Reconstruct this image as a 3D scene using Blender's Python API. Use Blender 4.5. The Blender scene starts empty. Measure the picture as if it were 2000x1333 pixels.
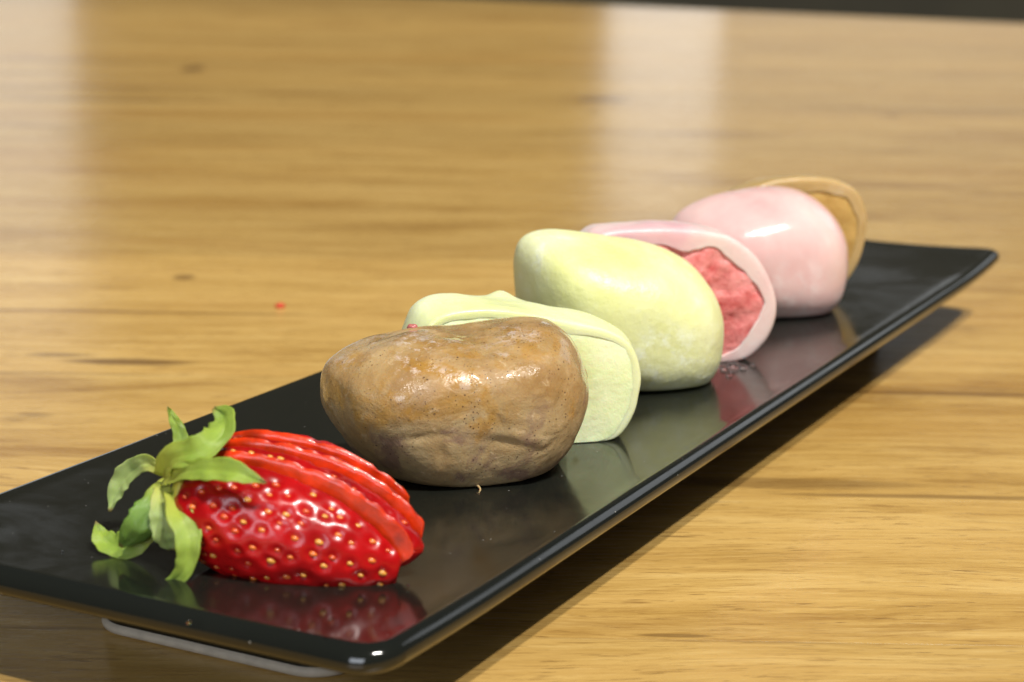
import bpy, math, random
import numpy as np
from mathutils import Vector, Matrix, noise

random.seed(7)
SC = bpy.context.scene
COL = SC.collection
CM = 0.01                     # every length below is in centimetres unless it says otherwise

# ------------------------------------------------------------------ camera
PITCH, ROLL = math.radians(13.25), math.radians(1.0)
CAMZ = 12.85
cam_d = bpy.data.cameras.new('camera')
cam = bpy.data.objects.new('camera', cam_d)
COL.objects.link(cam)
FWD = Vector((0, math.cos(PITCH), -math.sin(PITCH)))
UP0 = Vector((1, 0, 0)).cross(FWD)
RIGHT = Vector((1, 0, 0)) * math.cos(ROLL) + UP0 * math.sin(ROLL)
UP = UP0 * math.cos(ROLL) - Vector((1, 0, 0)) * math.sin(ROLL)
cam.matrix_world = Matrix(((RIGHT.x, UP.x, -FWD.x, 0), (RIGHT.y, UP.y, -FWD.y, 0),
                           (RIGHT.z, UP.z, -FWD.z, CAMZ * CM), (0, 0, 0, 1)))
cam_d.sensor_width = 36
cam_d.lens = 3700 / 2000 * 36
cam_d.clip_start = 0.01
cam_d.clip_end = 60
cam_d.dof.use_dof = True
cam_d.dof.focus_distance = 0.358
cam_d.dof.aperture_fstop = 23
SC.camera = cam

# ------------------------------------------------------------------ world, lamps, exposure
world = bpy.data.worlds.new('World')
SC.world = world
world.use_nodes = True
world.node_tree.nodes['Background'].inputs[0].default_value = (0.80, 0.88, 1.0, 1)
world.node_tree.nodes['Background'].inputs[1].default_value = 0.045
SC.view_settings.view_transform = 'Standard'
SC.view_settings.look = 'None'
SC.view_settings.gamma = 1
SC.view_settings.exposure = 0.0
SC.cycles.use_denoising = True
SC.cycles.max_bounces = 8


def lamp(name, loc, target, size, power, color, size_y=None, shape=None):
    d = bpy.data.lights.new(name, 'AREA')
    d.shape = shape or ('RECTANGLE' if size_y else 'DISK')
    d.size = size
    if size_y:
        d.size_y = size_y
    d.energy = power
    d.color = color
    o = bpy.data.objects.new(name, d)
    COL.objects.link(o)
    o.location = loc
    o.rotation_euler = (Vector(target) - Vector(loc)).to_track_quat('-Z', 'Y').to_euler()
    return o


FOC = Vector((0.02, 0.38, 0.03))
KEY = Vector((0.33, -0.456, 1.0)).normalized()
SIDE = Vector((1, 0.25, 0)).normalized()
for k, pw in ((-1, 1640), (1, 1640)):
    lamp('key_light', FOC + KEY * 14.0 + SIDE * 1.05 * k, FOC, 0.42, pw, (1.0, 0.965, 0.90))
# daylight from a window behind the camera, and two windows across the room that streak the table
lamp('window_light', (-0.62, -1.3, 0.70), (0, 0.35, 0.05), 1.0, 17, (0.84, 0.90, 1.0), 0.75)
lamp('window_light', (0.375, 4.85, 0.46), (0.375, 0, 0.46), 0.29, 0.80, (0.93, 0.97, 1.0), 0.62)
lamp('window_light', (-2.10, 4.85, 0.62), (-2.1, 0, 0.62), 1.95, 5.5, (0.93, 0.97, 1.0), 0.95)


lamp('window_light', (0.96, 4.85, 0.44), (0.96, 0, 0.44), 0.82, 0.75, (0.93, 0.97, 1.0), 0.56)
lamp('window_light', (2.8, 3.2, 1.7), (0.1, 0.4, 0.0), 1.7, 8.0, (0.90, 0.95, 1.0), 1.3)


# ------------------------------------------------------------------ helpers
def at(px, py, Y):
    """point of the plane y = Y (cm) on the camera ray through a photo position"""
    d = FWD + RIGHT * ((px - 1000) / 3700) - UP * ((py - 666.5) / 3700)
    t = Y / d.y
    return Vector((d.x * t, Y, CAMZ + d.z * t))


def tag(o, label=None, cat=None, group=None, kind=None):
    if label: o['label'] = label
    if cat: o['category'] = cat
    if group: o['group'] = group
    if kind: o['kind'] = kind
    return o


def empty(name, loc):
    o = bpy.data.objects.new(name, None)
    o.empty_display_size = 0.01
    COL.objects.link(o)
    o.location = Vector(loc) * CM
    return o


def mesh_obj(name, verts, faces, mats, parent=None, mat_idx=None, smooth=True, origin=None):
    """verts in cm, world space; origin (cm) becomes the object's location"""
    o0 = Vector(origin) if origin is not None else (
        Vector(parent.location) / CM if parent is not None else Vector((0, 0, 0)))
    V = (np.asarray([tuple(v) for v in verts], float) - np.array(o0)) * CM
    me = bpy.data.meshes.new(name)
    me.from_pydata(V.tolist(), [], [tuple(int(i) for i in f) for f in faces])
    if not isinstance(mats, (list, tuple)):
        mats = [mats]
    for m in mats:
        me.materials.append(m)
    if mat_idx is not None:
        me.polygons.foreach_set('material_index', mat_idx)
    if smooth:
        me.polygons.foreach_set('use_smooth', [True] * len(me.polygons))
    me.update()
    o = bpy.data.objects.new(name, me)
    COL.objects.link(o)
    if parent is not None:
        o.parent = parent
        pl = Vector((0, 0, 0))
        p = parent
        while p is not None:
            pl += p.location
            p = p.parent
        o.location = o0 * CM - pl
    else:
        o.location = o0 * CM
    return o


def catmull_closed(P, n):
    P = np.asarray(P, float)
    m = len(P)
    out = []
    for i in range(m):
        p0, p1, p2, p3 = P[i - 1], P[i], P[(i + 1) % m], P[(i + 2) % m]
        for t in np.linspace(0, 1, 24, endpoint=False):
            out.append(0.5 * (2 * p1 + (p2 - p0) * t + (2 * p0 - 5 * p1 + 4 * p2 - p3) * t * t
                              + (3 * p1 - p0 - 3 * p2 + p3) * t ** 3))
    out = np.array(out)
    for _ in range(6):
        out = 0.25 * np.roll(out, 1, 0) + 0.5 * out + 0.25 * np.roll(out, -1, 0)
    seg = np.linalg.norm(np.roll(out, -1, 0) - out, axis=1)
    s = np.concatenate([[0], np.cumsum(seg)])
    q = np.linspace(0, s[-1], n, endpoint=False)
    ext = np.vstack([out, out[:1]])
    return np.stack([np.interp(q, s, ext[:, 0]), np.interp(q, s, ext[:, 1])], -1)


def catmull_open(P, n):
    P = [Vector(p) for p in P]
    P = [P[0] * 2 - P[1]] + P + [P[-1] * 2 - P[-2]]
    out = []
    for k in range(n):
        x = k / (n - 1) * (len(P) - 3)
        i = min(int(x), len(P) - 4)
        t = x - i
        p0, p1, p2, p3 = P[i:i + 4]
        out.append(0.5 * (2 * p1 + (p2 - p0) * t + (2 * p0 - 5 * p1 + 4 * p2 - p3) * t * t
                          + (3 * p1 - p0 - 3 * p2 + p3) * t ** 3))
    return out


def fbm(p, s, o=3):
    return noise.fractal(Vector(p) * s, 1.0, 2.0, o)


# ------------------------------------------------------------------ materials
def new_mat(name):
    m = bpy.data.materials.new(name)
    m.use_nodes = True
    nt = m.node_tree
    b = nt.nodes['Principled BSDF']
    return m, nt, b


class NT:
    """small helper to wire nodes"""
    def __init__(self, nt):
        self.nt = nt

    def n(self, kind, **kw):
        nd = self.nt.nodes.new(kind)
        for k, v in kw.items():
            if k.startswith('i_'):
                key = k[2:]
                key = int(key) if key.isdigit() else key.replace('_', ' ')
                nd.inputs[key].default_value = v
            else:
                setattr(nd, k, v)
        return nd

    def link(self, a, b):
        self.nt.links.new(a, b)

    def coords(self, scale=(1, 1, 1), loc=(0, 0, 0), rot=(0, 0, 0), src=None, out='Object'):
        tc = self.n('ShaderNodeTexCoord')
        mp = self.n('ShaderNodeMapping')
        mp.inputs['Scale'].default_value = scale
        mp.inputs['Location'].default_value = loc
        mp.inputs['Rotation'].default_value = rot
        self.link(src if src else tc.outputs[out], mp.inputs['Vector'])
        return mp.outputs[0]

    def noise(self, vec, scale, detail=4, rough=0.55, dist=0.0):
        nd = self.n('ShaderNodeTexNoise')
        nd.inputs['Scale'].default_value = scale
        nd.inputs['Detail'].default_value = detail
        nd.inputs['Roughness'].default_value = rough
        nd.inputs['Distortion'].default_value = dist
        self.link(vec, nd.inputs['Vector'])
        return nd.outputs['Fac']

    def ramp(self, fac, stops):
        r = self.n('ShaderNodeValToRGB')
        el = r.color_ramp.elements
        while len(el) < len(stops):
            el.new(0.5)
        for e, (p, c) in zip(el, stops):
            e.position = p
            e.color = c if len(c) == 4 else (*c, 1)
        self.link(fac, r.inputs[0])
        return r.outputs[0]

    def mask(self, fac, a, b, lo=0.0, hi=1.0):
        r = self.n('ShaderNodeMapRange', interpolation_type='SMOOTHSTEP')
        for i, v in enumerate((a, b, lo, hi)):
            r.inputs[i + 1].default_value = v
        self.link(fac, r.inputs[0])
        return r.outputs[0]

    def mix(self, fac, a, b, mode='MIX'):
        x = self.n('ShaderNodeMix', data_type='RGBA', blend_type=mode)
        for sock, v in ((x.inputs[0], fac), (x.inputs[6], a), (x.inputs[7], b)):
            if isinstance(v, (int, float)):
                sock.default_value = v
            elif isinstance(v, tuple):
                sock.default_value = v if len(v) == 4 else (*v, 1)
            else:
                self.link(v, sock)
        return x.outputs[2]

    def math(self, op, a, b=0.0):
        x = self.n('ShaderNodeMath', operation=op)
        for sock, v in ((x.inputs[0], a), (x.inputs[1], b)):
            if isinstance(v, (int, float)):
                sock.default_value = v
            else:
                self.link(v, sock)
        return x.outputs[0]

    def bump(self, h, dist, strength=1.0, prev=None):
        x = self.n('ShaderNodeBump')
        x.inputs['Strength'].default_value = strength
        x.inputs['Distance'].default_value = dist
        self.link(h, x.inputs['Height'])
        if prev is not None:
            self.link(prev, x.inputs['Normal'])
        return x.outputs[0]


MARKS = [(-0.238, 1.40, 0.010, 0.030, 0.75), (-0.33, 1.345, 0.14, 0.012, 0.40), (-0.26, 1.175, 0.08, 0.014, 0.40),
         (-0.112, 0.632, 0.0045, 0.006, 0.6), (-0.100, 0.576, 0.050, 0.0014, 0.6), (0.055, 1.235, 0.022, 0.018, 0.6),
         (0.30, 1.21, 0.14, 0.012, 0.35), (-0.106, 0.512, 0.022, 0.005, 0.75), (-0.128, 0.519, 0.012, 0.003, 0.6),
         (0.115, 0.493, 0.05, 0.0025, 0.55), (0.062, 0.410, 0.040, 0.005, 0.5), (0.10, 0.402, 0.05, 0.002, 0.5),
         (-0.02, 0.325, 0.008, 0.0010, 0.6), (0.03, 0.318, 0.008, 0.0010, 0.6), (0.035, 0.372, 0.005, 0.0007, 0.6),
         (0.022, 0.378, 0.005, 0.0007, 0.6)]


def wood_material():
    m, nt, b = new_mat('oak_wood')
    w = NT(nt)
    info = w.n('ShaderNodeObjectInfo')
    tc = w.n('ShaderNodeTexCoord')
    rnd = w.math('MULTIPLY', info.outputs['Random'], 37.0)
    comb = w.n('ShaderNodeCombineXYZ')
    w.link(rnd, comb.inputs[2])
    w.link(w.math('MULTIPLY', info.outputs['Random'], 11.0), comb.inputs[0])
    vadd = w.n('ShaderNodeVectorMath', operation='ADD')
    w.link(tc.outputs['Object'], vadd.inputs[0])
    w.link(comb.outputs[0], vadd.inputs[1])
    P = vadd.outputs[0]
    # slow waviness of the grain
    wav = w.noise(w.coords((1.8, 5, 1), src=P), 2.2, 2, 0.5)
    sep = w.n('ShaderNodeSeparateXYZ')
    w.link(P, sep.inputs[0])
    yy = w.math('ADD', sep.outputs[1], w.math('MULTIPLY', w.math('SUBTRACT', wav, 0.5), 0.045))
    yy = w.math('ADD', yy, w.math('MULTIPLY', sep.outputs[0], -0.035))
    c2 = w.n('ShaderNodeCombineXYZ')
    w.link(sep.outputs[0], c2.inputs[0])
    w.link(yy, c2.inputs[1])
    w.link(sep.outputs[2], c2.inputs[2])
    Q = c2.outputs[0]
    broad = w.noise(w.coords((1.5, 7, 1), src=Q), 2.0, 3, 0.55)
    big = w.noise(w.coords((3.0, 16, 1), src=Q), 2.0, 6, 0.68, 0.4)
    band = w.noise(w.coords((6.5, 58, 1), src=Q), 1.7, 8, 0.76, 0.5)
    fine = w.noise(w.coords((34, 560, 1), src=Q), 1.6, 6, 0.8, 0.2)
    pores = w.noise(w.coords((90, 900, 1), src=Q), 1.5, 2, 0.6)
    fleck = w.noise(w.coords((30, 150, 1), src=Q, rot=(0, 0, 0.28)), 2.1, 2, 0.5)
    crack = w.noise(w.coords((9, 110, 1), src=Q), 1.9, 6, 0.7, 0.6)
    knot = w.noise(w.coords((16, 26, 1), src=Q), 1.35, 3, 0.6)
    col = w.ramp(band, [(0.26, (0.25, 0.132, 0.030)), (0.41, (0.46, 0.270, 0.070)), (0.54, (0.570, 0.358, 0.106)),
                        (0.72, (0.70, 0.480, 0.175))])
    col = w.mix(w.mask(big, 0.44, 0.66, 0, 0.42), col, (0.66, 0.415, 0.132))
    col = w.mix(w.mask(big, 0.46, 0.32, 0, 0.70), col, (0.30, 0.150, 0.032))
    col = w.mix(w.mask(broad, 0.48, 0.34, 0, 0.45), col, (0.40, 0.210, 0.044))
    col = w.mix(w.mask(fine, 0.49, 0.33, 0, 0.70), col, (0.25, 0.122, 0.030))
    col = w.mix(w.mask(fine, 0.55, 0.70, 0, 0.45), col, (0.80, 0.58, 0.26))
    col = w.mix(w.mask(pores, 0.37, 0.29, 0, 0.60), col, (0.15, 0.066, 0.018))
    col = w.mix(w.mask(fleck, 0.33, 0.26, 0, 0.45), col, (0.20, 0.095, 0.024))
    col = w.mix(w.mask(crack, 0.34, 0.25, 0, 0.60), col, (0.14, 0.062, 0.017))
    col = w.mix(w.mask(knot, 0.69, 0.80, 0, 0.80), col, (0.10, 0.042, 0.012))
    # knots, dark streaks and hairline cracks of these very boards: x, y, half length, half width (m), strength
    geo = w.n('ShaderNodeNewGeometry')
    gp = w.n('ShaderNodeSeparateXYZ')
    w.link(geo.outputs['Position'], gp.inputs[0])
    wob = w.math('MULTIPLY', w.math('SUBTRACT', w.noise(w.coords((6, 30, 1), src=P), 2.0, 4, 0.6), 0.5), 1.5)
    for kx, ky, rx, ry, st in MARKS:
        ex = w.math('POWER', w.math('ABSOLUTE', w.math('DIVIDE', w.math('SUBTRACT', gp.outputs[0], kx), rx)), 2.0)
        ey = w.math('POWER', w.math('ABSOLUTE', w.math('DIVIDE', w.math('SUBTRACT', gp.outputs[1], ky), ry)), 2.0)
        dd = w.math('ADD', w.math('ADD', ex, ey), wob)
        col = w.mix(w.mask(dd, 1.0, 0.15, 0, st), col, (0.115, 0.052, 0.016))
    # dirt worked into the joints between boards, in broken stretches
    gs = w.n('ShaderNodeSeparateXYZ')
    w.link(tc.outputs['Generated'], gs.inputs[0])
    ed = w.math('ABSOLUTE', w.math('SUBTRACT', gs.outputs[1], 0.5))
    jn = w.noise(w.coords((6, 60, 1), src=P), 1.6, 4, 0.65)
    ed = w.math('ADD', ed, w.math('MULTIPLY', w.math('SUBTRACT', jn, 0.5), 0.10))
    jm = w.math('MULTIPLY', w.mask(ed, 0.485, 0.512), w.mask(w.noise(w.coords((3, 6, 1), src=P), 1.8, 2, 0.5), 0.42, 0.60))
    col = w.mix(w.math('MULTIPLY', jm, 0.8), col, (0.13, 0.062, 0.02))
    hs = w.n('ShaderNodeHueSaturation')
    w.link(w.math('ADD', 0.86, w.math('MULTIPLY', info.outputs['Random'], 0.24)), hs.inputs['Value'])
    w.link(col, hs.inputs['Color'])
    w.link(hs.outputs[0], b.inputs['Base Color'])
    rough = w.mask(fine, 0.25, 0.75, 0.32, 0.20)
    w.link(rough, b.inputs['Roughness'])
    b.inputs['Specular IOR Level'].default_value = 0.42
    h = w.math('ADD', w.math('MULTIPLY', fine, 0.6), w.math('MULTIPLY', w.mask(pores, 0.28, 0.4), 0.5))
    w.link(w.bump(h, 0.00012, 0.35), b.inputs['Normal'])
    return m


def plate_material():
    m, nt, b = new_mat('black_glazed_ceramic')
    w = NT(nt)
    P = w.coords()
    b.inputs['Base Color'].default_value = (0.0085, 0.0095, 0.0075, 1)
    n1 = w.noise(w.coords((1, 1, 1), rot=(0, 0, 0.5)), 38, 6, 0.72, 0.6)
    w.link(w.mask(n1, 0.35, 0.68, 0.085, 0.21), b.inputs['Roughness'])
    b.inputs['IOR'].default_value = 1.52
    dust = w.n('ShaderNodeTexVoronoi', feature='F1')
    dust.inputs['Scale'].default_value = 620
    w.link(P, dust.inputs['Vector'])
    wn = w.n('ShaderNodeTexWhiteNoise', noise_dimensions='3D')
    w.link(dust.outputs['Position'], wn.inputs['Vector'])
    spot = w.math('MULTIPLY', w.mask(dust.outputs['Distance'], 0.11, 0.05), w.mask(wn.outputs['Value'], 0.93, 0.94))
    w.link(w.mix(spot, (0.0085, 0.0095, 0.0075), (0.30, 0.29, 0.26)), b.inputs['Base Color'])
    w.link(w.bump(w.noise(P, 900, 2, 0.5), 0.00002, 0.25), b.inputs['Normal'])
    return m


def mochi_material(name, stops, nscale, rough, frost, sss, sss_rad, speck=None, blotch=None, bump=0.00012, coat=0.0,
                   mid=None):
    """rice-cake skin: mottled colour, dusted lighter where nothing is wet, translucent"""
    m, nt, b = new_mat(name)
    w = NT(nt)
    P = w.coords()
    n1 = w.noise(P, nscale, 4, 0.55, 0.4)
    col = w.ramp(n1, stops)
    geo = w.n('ShaderNodeNewGeometry')
    if mid:
        n3 = w.noise(P, mid[0], 3, 0.6, 0.6)
        col = w.mix(w.mask(n3, mid[1], mid[2], 0, mid[4]), col, mid[3])
    if blotch:
        n2 = w.noise(P, blotch[0], 3, 0.6, 0.3)
        col = w.mix(w.mask(n2, blotch[1], blotch[2], 0, blotch[4]), col, blotch[3])
    pw = w.noise(P, 140, 5, 0.75)
    pw2 = w.noise(P, 38, 3, 0.6)
    dustf = w.math('MULTIPLY', w.mask(pw, 0.48, 0.68), w.mask(pw2, 0.42, 0.66))
    if frost:
        col = w.mix(w.math('MULTIPLY', dustf, frost[1]), col, frost[0])
    if speck:
        for sc_, r0, thr in ((430, 0.26, 0.70), (900, 0.24, 0.62)):
            v = w.n('ShaderNodeTexVoronoi', feature='F1')
            v.inputs['Scale'].default_value = sc_
            w.link(P, v.inputs['Vector'])
            wn = w.n('ShaderNodeTexWhiteNoise', noise_dimensions='3D')
            w.link(v.outputs['Position'], wn.inputs['Vector'])
            clus = w.mask(w.noise(P, 70, 2, 0.5), 0.46, 0.60)
            s = w.math('MULTIPLY', w.mask(v.outputs['Distance'], r0, r0 * 0.5), w.mask(wn.outputs['Value'], thr, thr + 0.05))
            s = w.math('MULTIPLY', w.math('MULTIPLY', s, clus), 0.85)
            col = w.mix(s, col, speck)
    w.link(col, b.inputs['Base Color'])
    rr = w.mask(w.noise(P, 55, 4, 0.6), 0.38, 0.62, rough[0], rough[1])
    w.link(rr, b.inputs['Roughness'])
    b.inputs['Subsurface Weight'].default_value = sss
    b.inputs['Subsurface Radius'].default_value = sss_rad
    b.inputs['Subsurface Scale'].default_value = 0.0022
    b.inputs['Coat Weight'].default_value = coat
    b.inputs['Coat Roughness'].default_value = 0.12
    hgt = w.math('ADD', w.math('MULTIPLY', w.noise(P, 520, 4, 0.7), 0.5), w.noise(P, 170, 4, 0.65))
    nb = w.bump(hgt, bump, 1.0)
    w.link(nb, b.inputs['Normal'])
    return m


def brown_material():
    """glazed on top and front, dry and dusty towards the foot, with dark flecks and bruised patches"""
    m, nt, b = new_mat('brown_mochi_skin')
    w = NT(nt)
    P = w.coords()
    sep = w.n('ShaderNodeSeparateXYZ')
    w.link(P, sep.inputs[0])
    n1 = w.noise(P, 60, 5, 0.6, 0.5)
    col = w.ramp(n1, [(0.30, (0.27, 0.150, 0.054)), (0.45, (0.36, 0.222, 0.088)), (0.56, (0.43, 0.288, 0.130)), (0.70, (0.49, 0.355, 0.190))])
    n3 = w.noise(P, 85, 4, 0.65, 0.8)
    zn = w.math('ADD', sep.outputs[2], w.math('MULTIPLY', w.math('SUBTRACT', n3, 0.5), 0.03))
    wet = w.mask(zn, 0.0115, 0.0175)
    top = w.mask(zn, 0.0205, 0.0255)
    col = w.mix(w.math('MULTIPLY', wet, w.mask(n3, 0.47, 0.64, 0, 0.65)), col, (0.39, 0.195, 0.024))
    # paler, greyer skin towards the foot
    col = w.mix(w.math('MULTIPLY', w.math('SUBTRACT', 1.0, wet), w.mask(n1, 0.35, 0.62, 0.25, 0.65)), col, (0.33, 0.245, 0.125))
    bl = w.noise(P, 125, 4, 0.6, 0.5)
    foot = w.mask(zn, 0.0150, 0.0095, 0.25, 1.0)
    col = w.mix(w.math('MULTIPLY', foot, w.mask(bl, 0.50, 0.64, 0, 0.8)), col, (0.18, 0.098, 0.070))
    # fine fibrous mottling and dust
    fz = w.noise(P, 480, 5, 0.75, 0.6)
    col = w.mix(w.mask(fz, 0.56, 0.72, 0, 0.40), col, (0.66, 0.50, 0.31))
    col = w.mix(w.mask(fz, 0.44, 0.28, 0, 0.40), col, (0.22, 0.11, 0.04))
    dust = w.math('MULTIPLY', w.mask(w.noise(P, 260, 5, 0.8), 0.47, 0.62), w.math('MULTIPLY', top, w.mask(w.noise(P, 75, 3, 0.6), 0.46, 0.60)))
    col = w.mix(w.math('MULTIPLY', dust, 0.8), col, (0.64, 0.52, 0.43))
    for sc_, r0, thr in ((620, 0.20, 0.88), (1050, 0.24, 0.74), (1700, 0.26, 0.66)):
        v = w.n('ShaderNodeTexVoronoi', feature='F1')
        v.inputs['Scale'].default_value = sc_
        w.link(P, v.inputs['Vector'])
        wn = w.n('ShaderNodeTexWhiteNoise', noise_dimensions='3D')
        w.link(v.outputs['Position'], wn.inputs['Vector'])
        clus = w.mask(w.noise(P, 90, 3, 0.5), 0.44, 0.58)
        sp = w.math('MULTIPLY', w.mask(v.outputs['Distance'], r0, r0 * 0.5), w.mask(wn.outputs['Value'], thr, thr + 0.05))
        sp = w.math('MULTIPLY', w.math('MULTIPLY', sp, clus), 0.85)
        col = w.mix(sp, col, (0.05, 0.02, 0.012))
    w.link(col, b.inputs['Base Color'])
    wetn = w.math('MULTIPLY', wet, w.mask(w.noise(P, 150, 4, 0.6), 0.36, 0.58))
    w.link(w.mask(wetn, 0.0, 1.0, 0.55, 0.17), b.inputs['Roughness'])
    b.inputs['Subsurface Weight'].default_value = 0.30
    b.inputs['Subsurface Radius'].default_value = (1.0, 0.5, 0.2)
    b.inputs['Subsurface Scale'].default_value = 0.002
    w.link(w.math('MULTIPLY', wetn, 0.8), b.inputs['Coat Weight'])
    b.inputs['Coat Roughness'].default_value = 0.07
    hg = w.math('ADD', w.math('MULTIPLY', fz, 0.45), w.noise(P, 210, 5, 0.7, 0.4))
    hg = w.math('ADD', hg, w.math('MULTIPLY', w.noise(P, 1500, 3, 0.7), 0.16))
    w.link(w.bump(hg, 0.00034, 1.0), b.inputs['Normal'])
    return m


def filling_material(name, dark, lite, rough=0.45, spot=None, scale=95, relief=0.0005):
    m, nt, b = new_mat(name)
    w = NT(nt)
    P = w.coords()
    n1 = w.noise(P, scale, 5, 0.65)
    col = w.ramp(n1, [(0.32, dark), (0.62, lite)])
    if spot:
        col = w.mix(w.mask(w.noise(P, 120, 2, 0.5), 0.70, 0.76, 0, 0.6), col, spot)
    w.link(col, b.inputs['Base Color'])
    b.inputs['Roughness'].default_value = rough
    b.inputs['Subsurface Weight'].default_value = 0.5
    b.inputs['Subsurface Radius'].default_value = (1.0, 0.6, 0.4)
    b.inputs['Subsurface Scale'].default_value = 0.0018
    h = w.math('ADD', w.noise(P, 240, 5, 0.7), w.math('MULTIPLY', w.noise(P, 900, 3, 0.7), 0.3))
    w.link(w.bump(h, relief, 0.9), b.inputs['Normal'])
    return m


def simple_mat(name, color, rough=0.5, sss=0.0, trans=0.0, var=0.25, scale=60, coat=0.0, ior=1.45):
    m, nt, b = new_mat(name)
    w = NT(nt)
    P = w.coords()
    c = tuple(color)
    col = w.ramp(w.noise(P, scale, 4, 0.6), [(0.3, tuple(x * (1 - var) for x in c)), (0.7, tuple(min(1, x * (1 + var)) for x in c))])
    w.link(col, b.inputs['Base Color'])
    b.inputs['Roughness'].default_value = rough
    b.inputs['Subsurface Weight'].default_value = sss
    b.inputs['Subsurface Radius'].default_value = (1.0, 0.35, 0.2)
    b.inputs['Subsurface Scale'].default_value = 0.002
    b.inputs['Transmission Weight'].default_value = trans
    b.inputs['Coat Weight'].default_value = coat
    b.inputs['Coat Roughness'].default_value = 0.08
    b.inputs['IOR'].default_value = ior
    w.link(w.bump(w.noise(P, scale * 6, 3, 0.6), 0.0001, 0.5), b.inputs['Normal'])
    return m


def leaf_material(name, a, c, tipc=(0.20, 0.10, 0.03)):
    m, nt, b = new_mat(name)
    w = NT(nt)
    P = w.coords()
    uv = w.n('ShaderNodeUVMap')
    sep = w.n('ShaderNodeSeparateXYZ')
    w.link(uv.outputs[0], sep.inputs[0])
    col = w.ramp(w.noise(P, 130, 4, 0.6), [(0.3, a), (0.7, c)])
    # yellow-green towards the base, browned at the very tip, faint parallel veins
    col = w.mix(w.mask(sep.outputs[0], 0.40, 0.0, 0, 0.6), col, (0.52, 0.50, 0.055))
    tip = w.math('ADD', sep.outputs[0], w.math('MULTIPLY', w.noise(P, 300, 2, 0.5), 0.08))
    col = w.mix(w.mask(tip, 0.97, 1.03, 0, 0.85), col, tipc)
    wv = w.n('ShaderNodeTexWave', wave_type='BANDS', bands_direction='Y')
    w.link(w.coords((1, 1, 1), src=uv.outputs[0]), wv.inputs['Vector'])
    wv.inputs['Scale'].default_value = 2.6
    wv.inputs['Distortion'].default_value = 1.2
    col = w.mix(w.math('MULTIPLY', wv.outputs['Fac'], 0.30), col, (0.50, 0.56, 0.20))
    w.link(col, b.inputs['Base Color'])
    b.inputs['Roughness'].default_value = 0.42
    b.inputs['Subsurface Weight'].default_value = 0.35
    b.inputs['Subsurface Radius'].default_value = (0.6, 1.0, 0.15)
    b.inputs['Subsurface Scale'].default_value = 0.001
    w.link(w.bump(wv.outputs['Fac'], 0.00012, 0.6), b.inputs['Normal'])
    return m


M_WOOD = wood_material()
M_PLATE = plate_material()
M_BROWN = brown_material()
M_GREEN = mochi_material('green_mochi_skin',
                         [(0.32, (0.64, 0.655, 0.27)), (0.48, (0.69, 0.705, 0.35)), (0.66, (0.74, 0.76, 0.46))],
                         40, (0.36, 0.56), ((0.82, 0.86, 0.70), 0.85), 0.55, (1.0, 0.9, 0.35), bump=0.00030)
M_GREEN_B = mochi_material('pale_green_mochi_skin',
                           [(0.30, (0.66, 0.69, 0.32)), (0.5, (0.72, 0.76, 0.42)), (0.70, (0.76, 0.81, 0.54))],
                           40, (0.30, 0.5), ((0.76, 0.84, 0.58), 0.45), 0.55, (1.0, 0.9, 0.4), bump=0.00016)
M_PINK = mochi_material('pink_mochi_skin',
                        [(0.30, (0.70, 0.40, 0.38)), (0.5, (0.74, 0.50, 0.47)), (0.70, (0.77, 0.59, 0.54))],
                        40, (0.15, 0.24), ((0.84, 0.72, 0.69), 0.6), 0.55, (1.0, 0.5, 0.45), bump=0.00006)
M_PINK_B = mochi_material('rose_mochi_skin',
                          [(0.30, (0.66, 0.40, 0.42)), (0.5, (0.71, 0.53, 0.50)), (0.70, (0.74, 0.62, 0.56))],
                          40, (0.26, 0.42), ((0.80, 0.68, 0.66), 0.4), 0.55, (1.0, 0.5, 0.45), bump=0.00012)
M_TAN = mochi_material('tan_mochi_skin',
                       [(0.30, (0.40, 0.26, 0.09)), (0.5, (0.48, 0.33, 0.14)), (0.70, (0.52, 0.38, 0.19))],
                       45, (0.26, 0.45), ((0.60, 0.50, 0.36), 0.4), 0.4, (1.0, 0.6, 0.25), bump=0.00012)
M_F_GREEN = filling_material('green_tea_ice_cream', (0.74, 0.81, 0.40), (0.83, 0.89, 0.56), spot=(0.48, 0.42, 0.08), relief=0.00030)
M_F_PINK = filling_material('strawberry_ice_cream', (0.58, 0.10, 0.095), (0.80, 0.32, 0.30), spot=(0.45, 0.05, 0.04), scale=170, relief=0.0008)
M_F_TAN = filling_material('caramel_ice_cream', (0.40, 0.23, 0.055), (0.54, 0.35, 0.11))
M_SKIN = simple_mat('strawberry_skin', (0.34, 0.0022, 0.003), 0.30, 0.30, var=0.40, scale=90, coat=0.10)
M_FLESH = simple_mat('strawberry_flesh', (0.60, 0.034, 0.003), 0.32, 0.35, var=0.45, scale=230, coat=0.25)
M_LEAF = leaf_material('leaf_green', (0.11, 0.21, 0.009), (0.27, 0.38, 0.030))
M_LEAF_P = leaf_material('leaf_pale', (0.20, 0.29, 0.08), (0.32, 0.41, 0.14))
M_LEAF_D = leaf_material('leaf_deep', (0.045, 0.14, 0.006), (0.09, 0.21, 0.012))
M_STEM = simple_mat('stem_yellow_green', (0.50, 0.47, 0.07), 0.45, 0.3, var=0.25, scale=150)
M_WATER = simple_mat('water', (1, 1, 1), 0.02, 0, 1.0, var=0.0, ior=1.33)
M_CRUMB_R = simple_mat('red_crumb', (0.50, 0.05, 0.015), 0.5, 0.2)
M_CRUMB_P = simple_mat('pink_crumb', (0.42, 0.13, 0.12), 0.3, 0.3)
M_FIBRE = simple_mat('brown_fibre', (0.50, 0.33, 0.16), 0.4, 0.3)
M_DARK = simple_mat('dark_brown_wall', (0.036, 0.031, 0.017), 0.7, var=0.35, scale=1.5)
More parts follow.
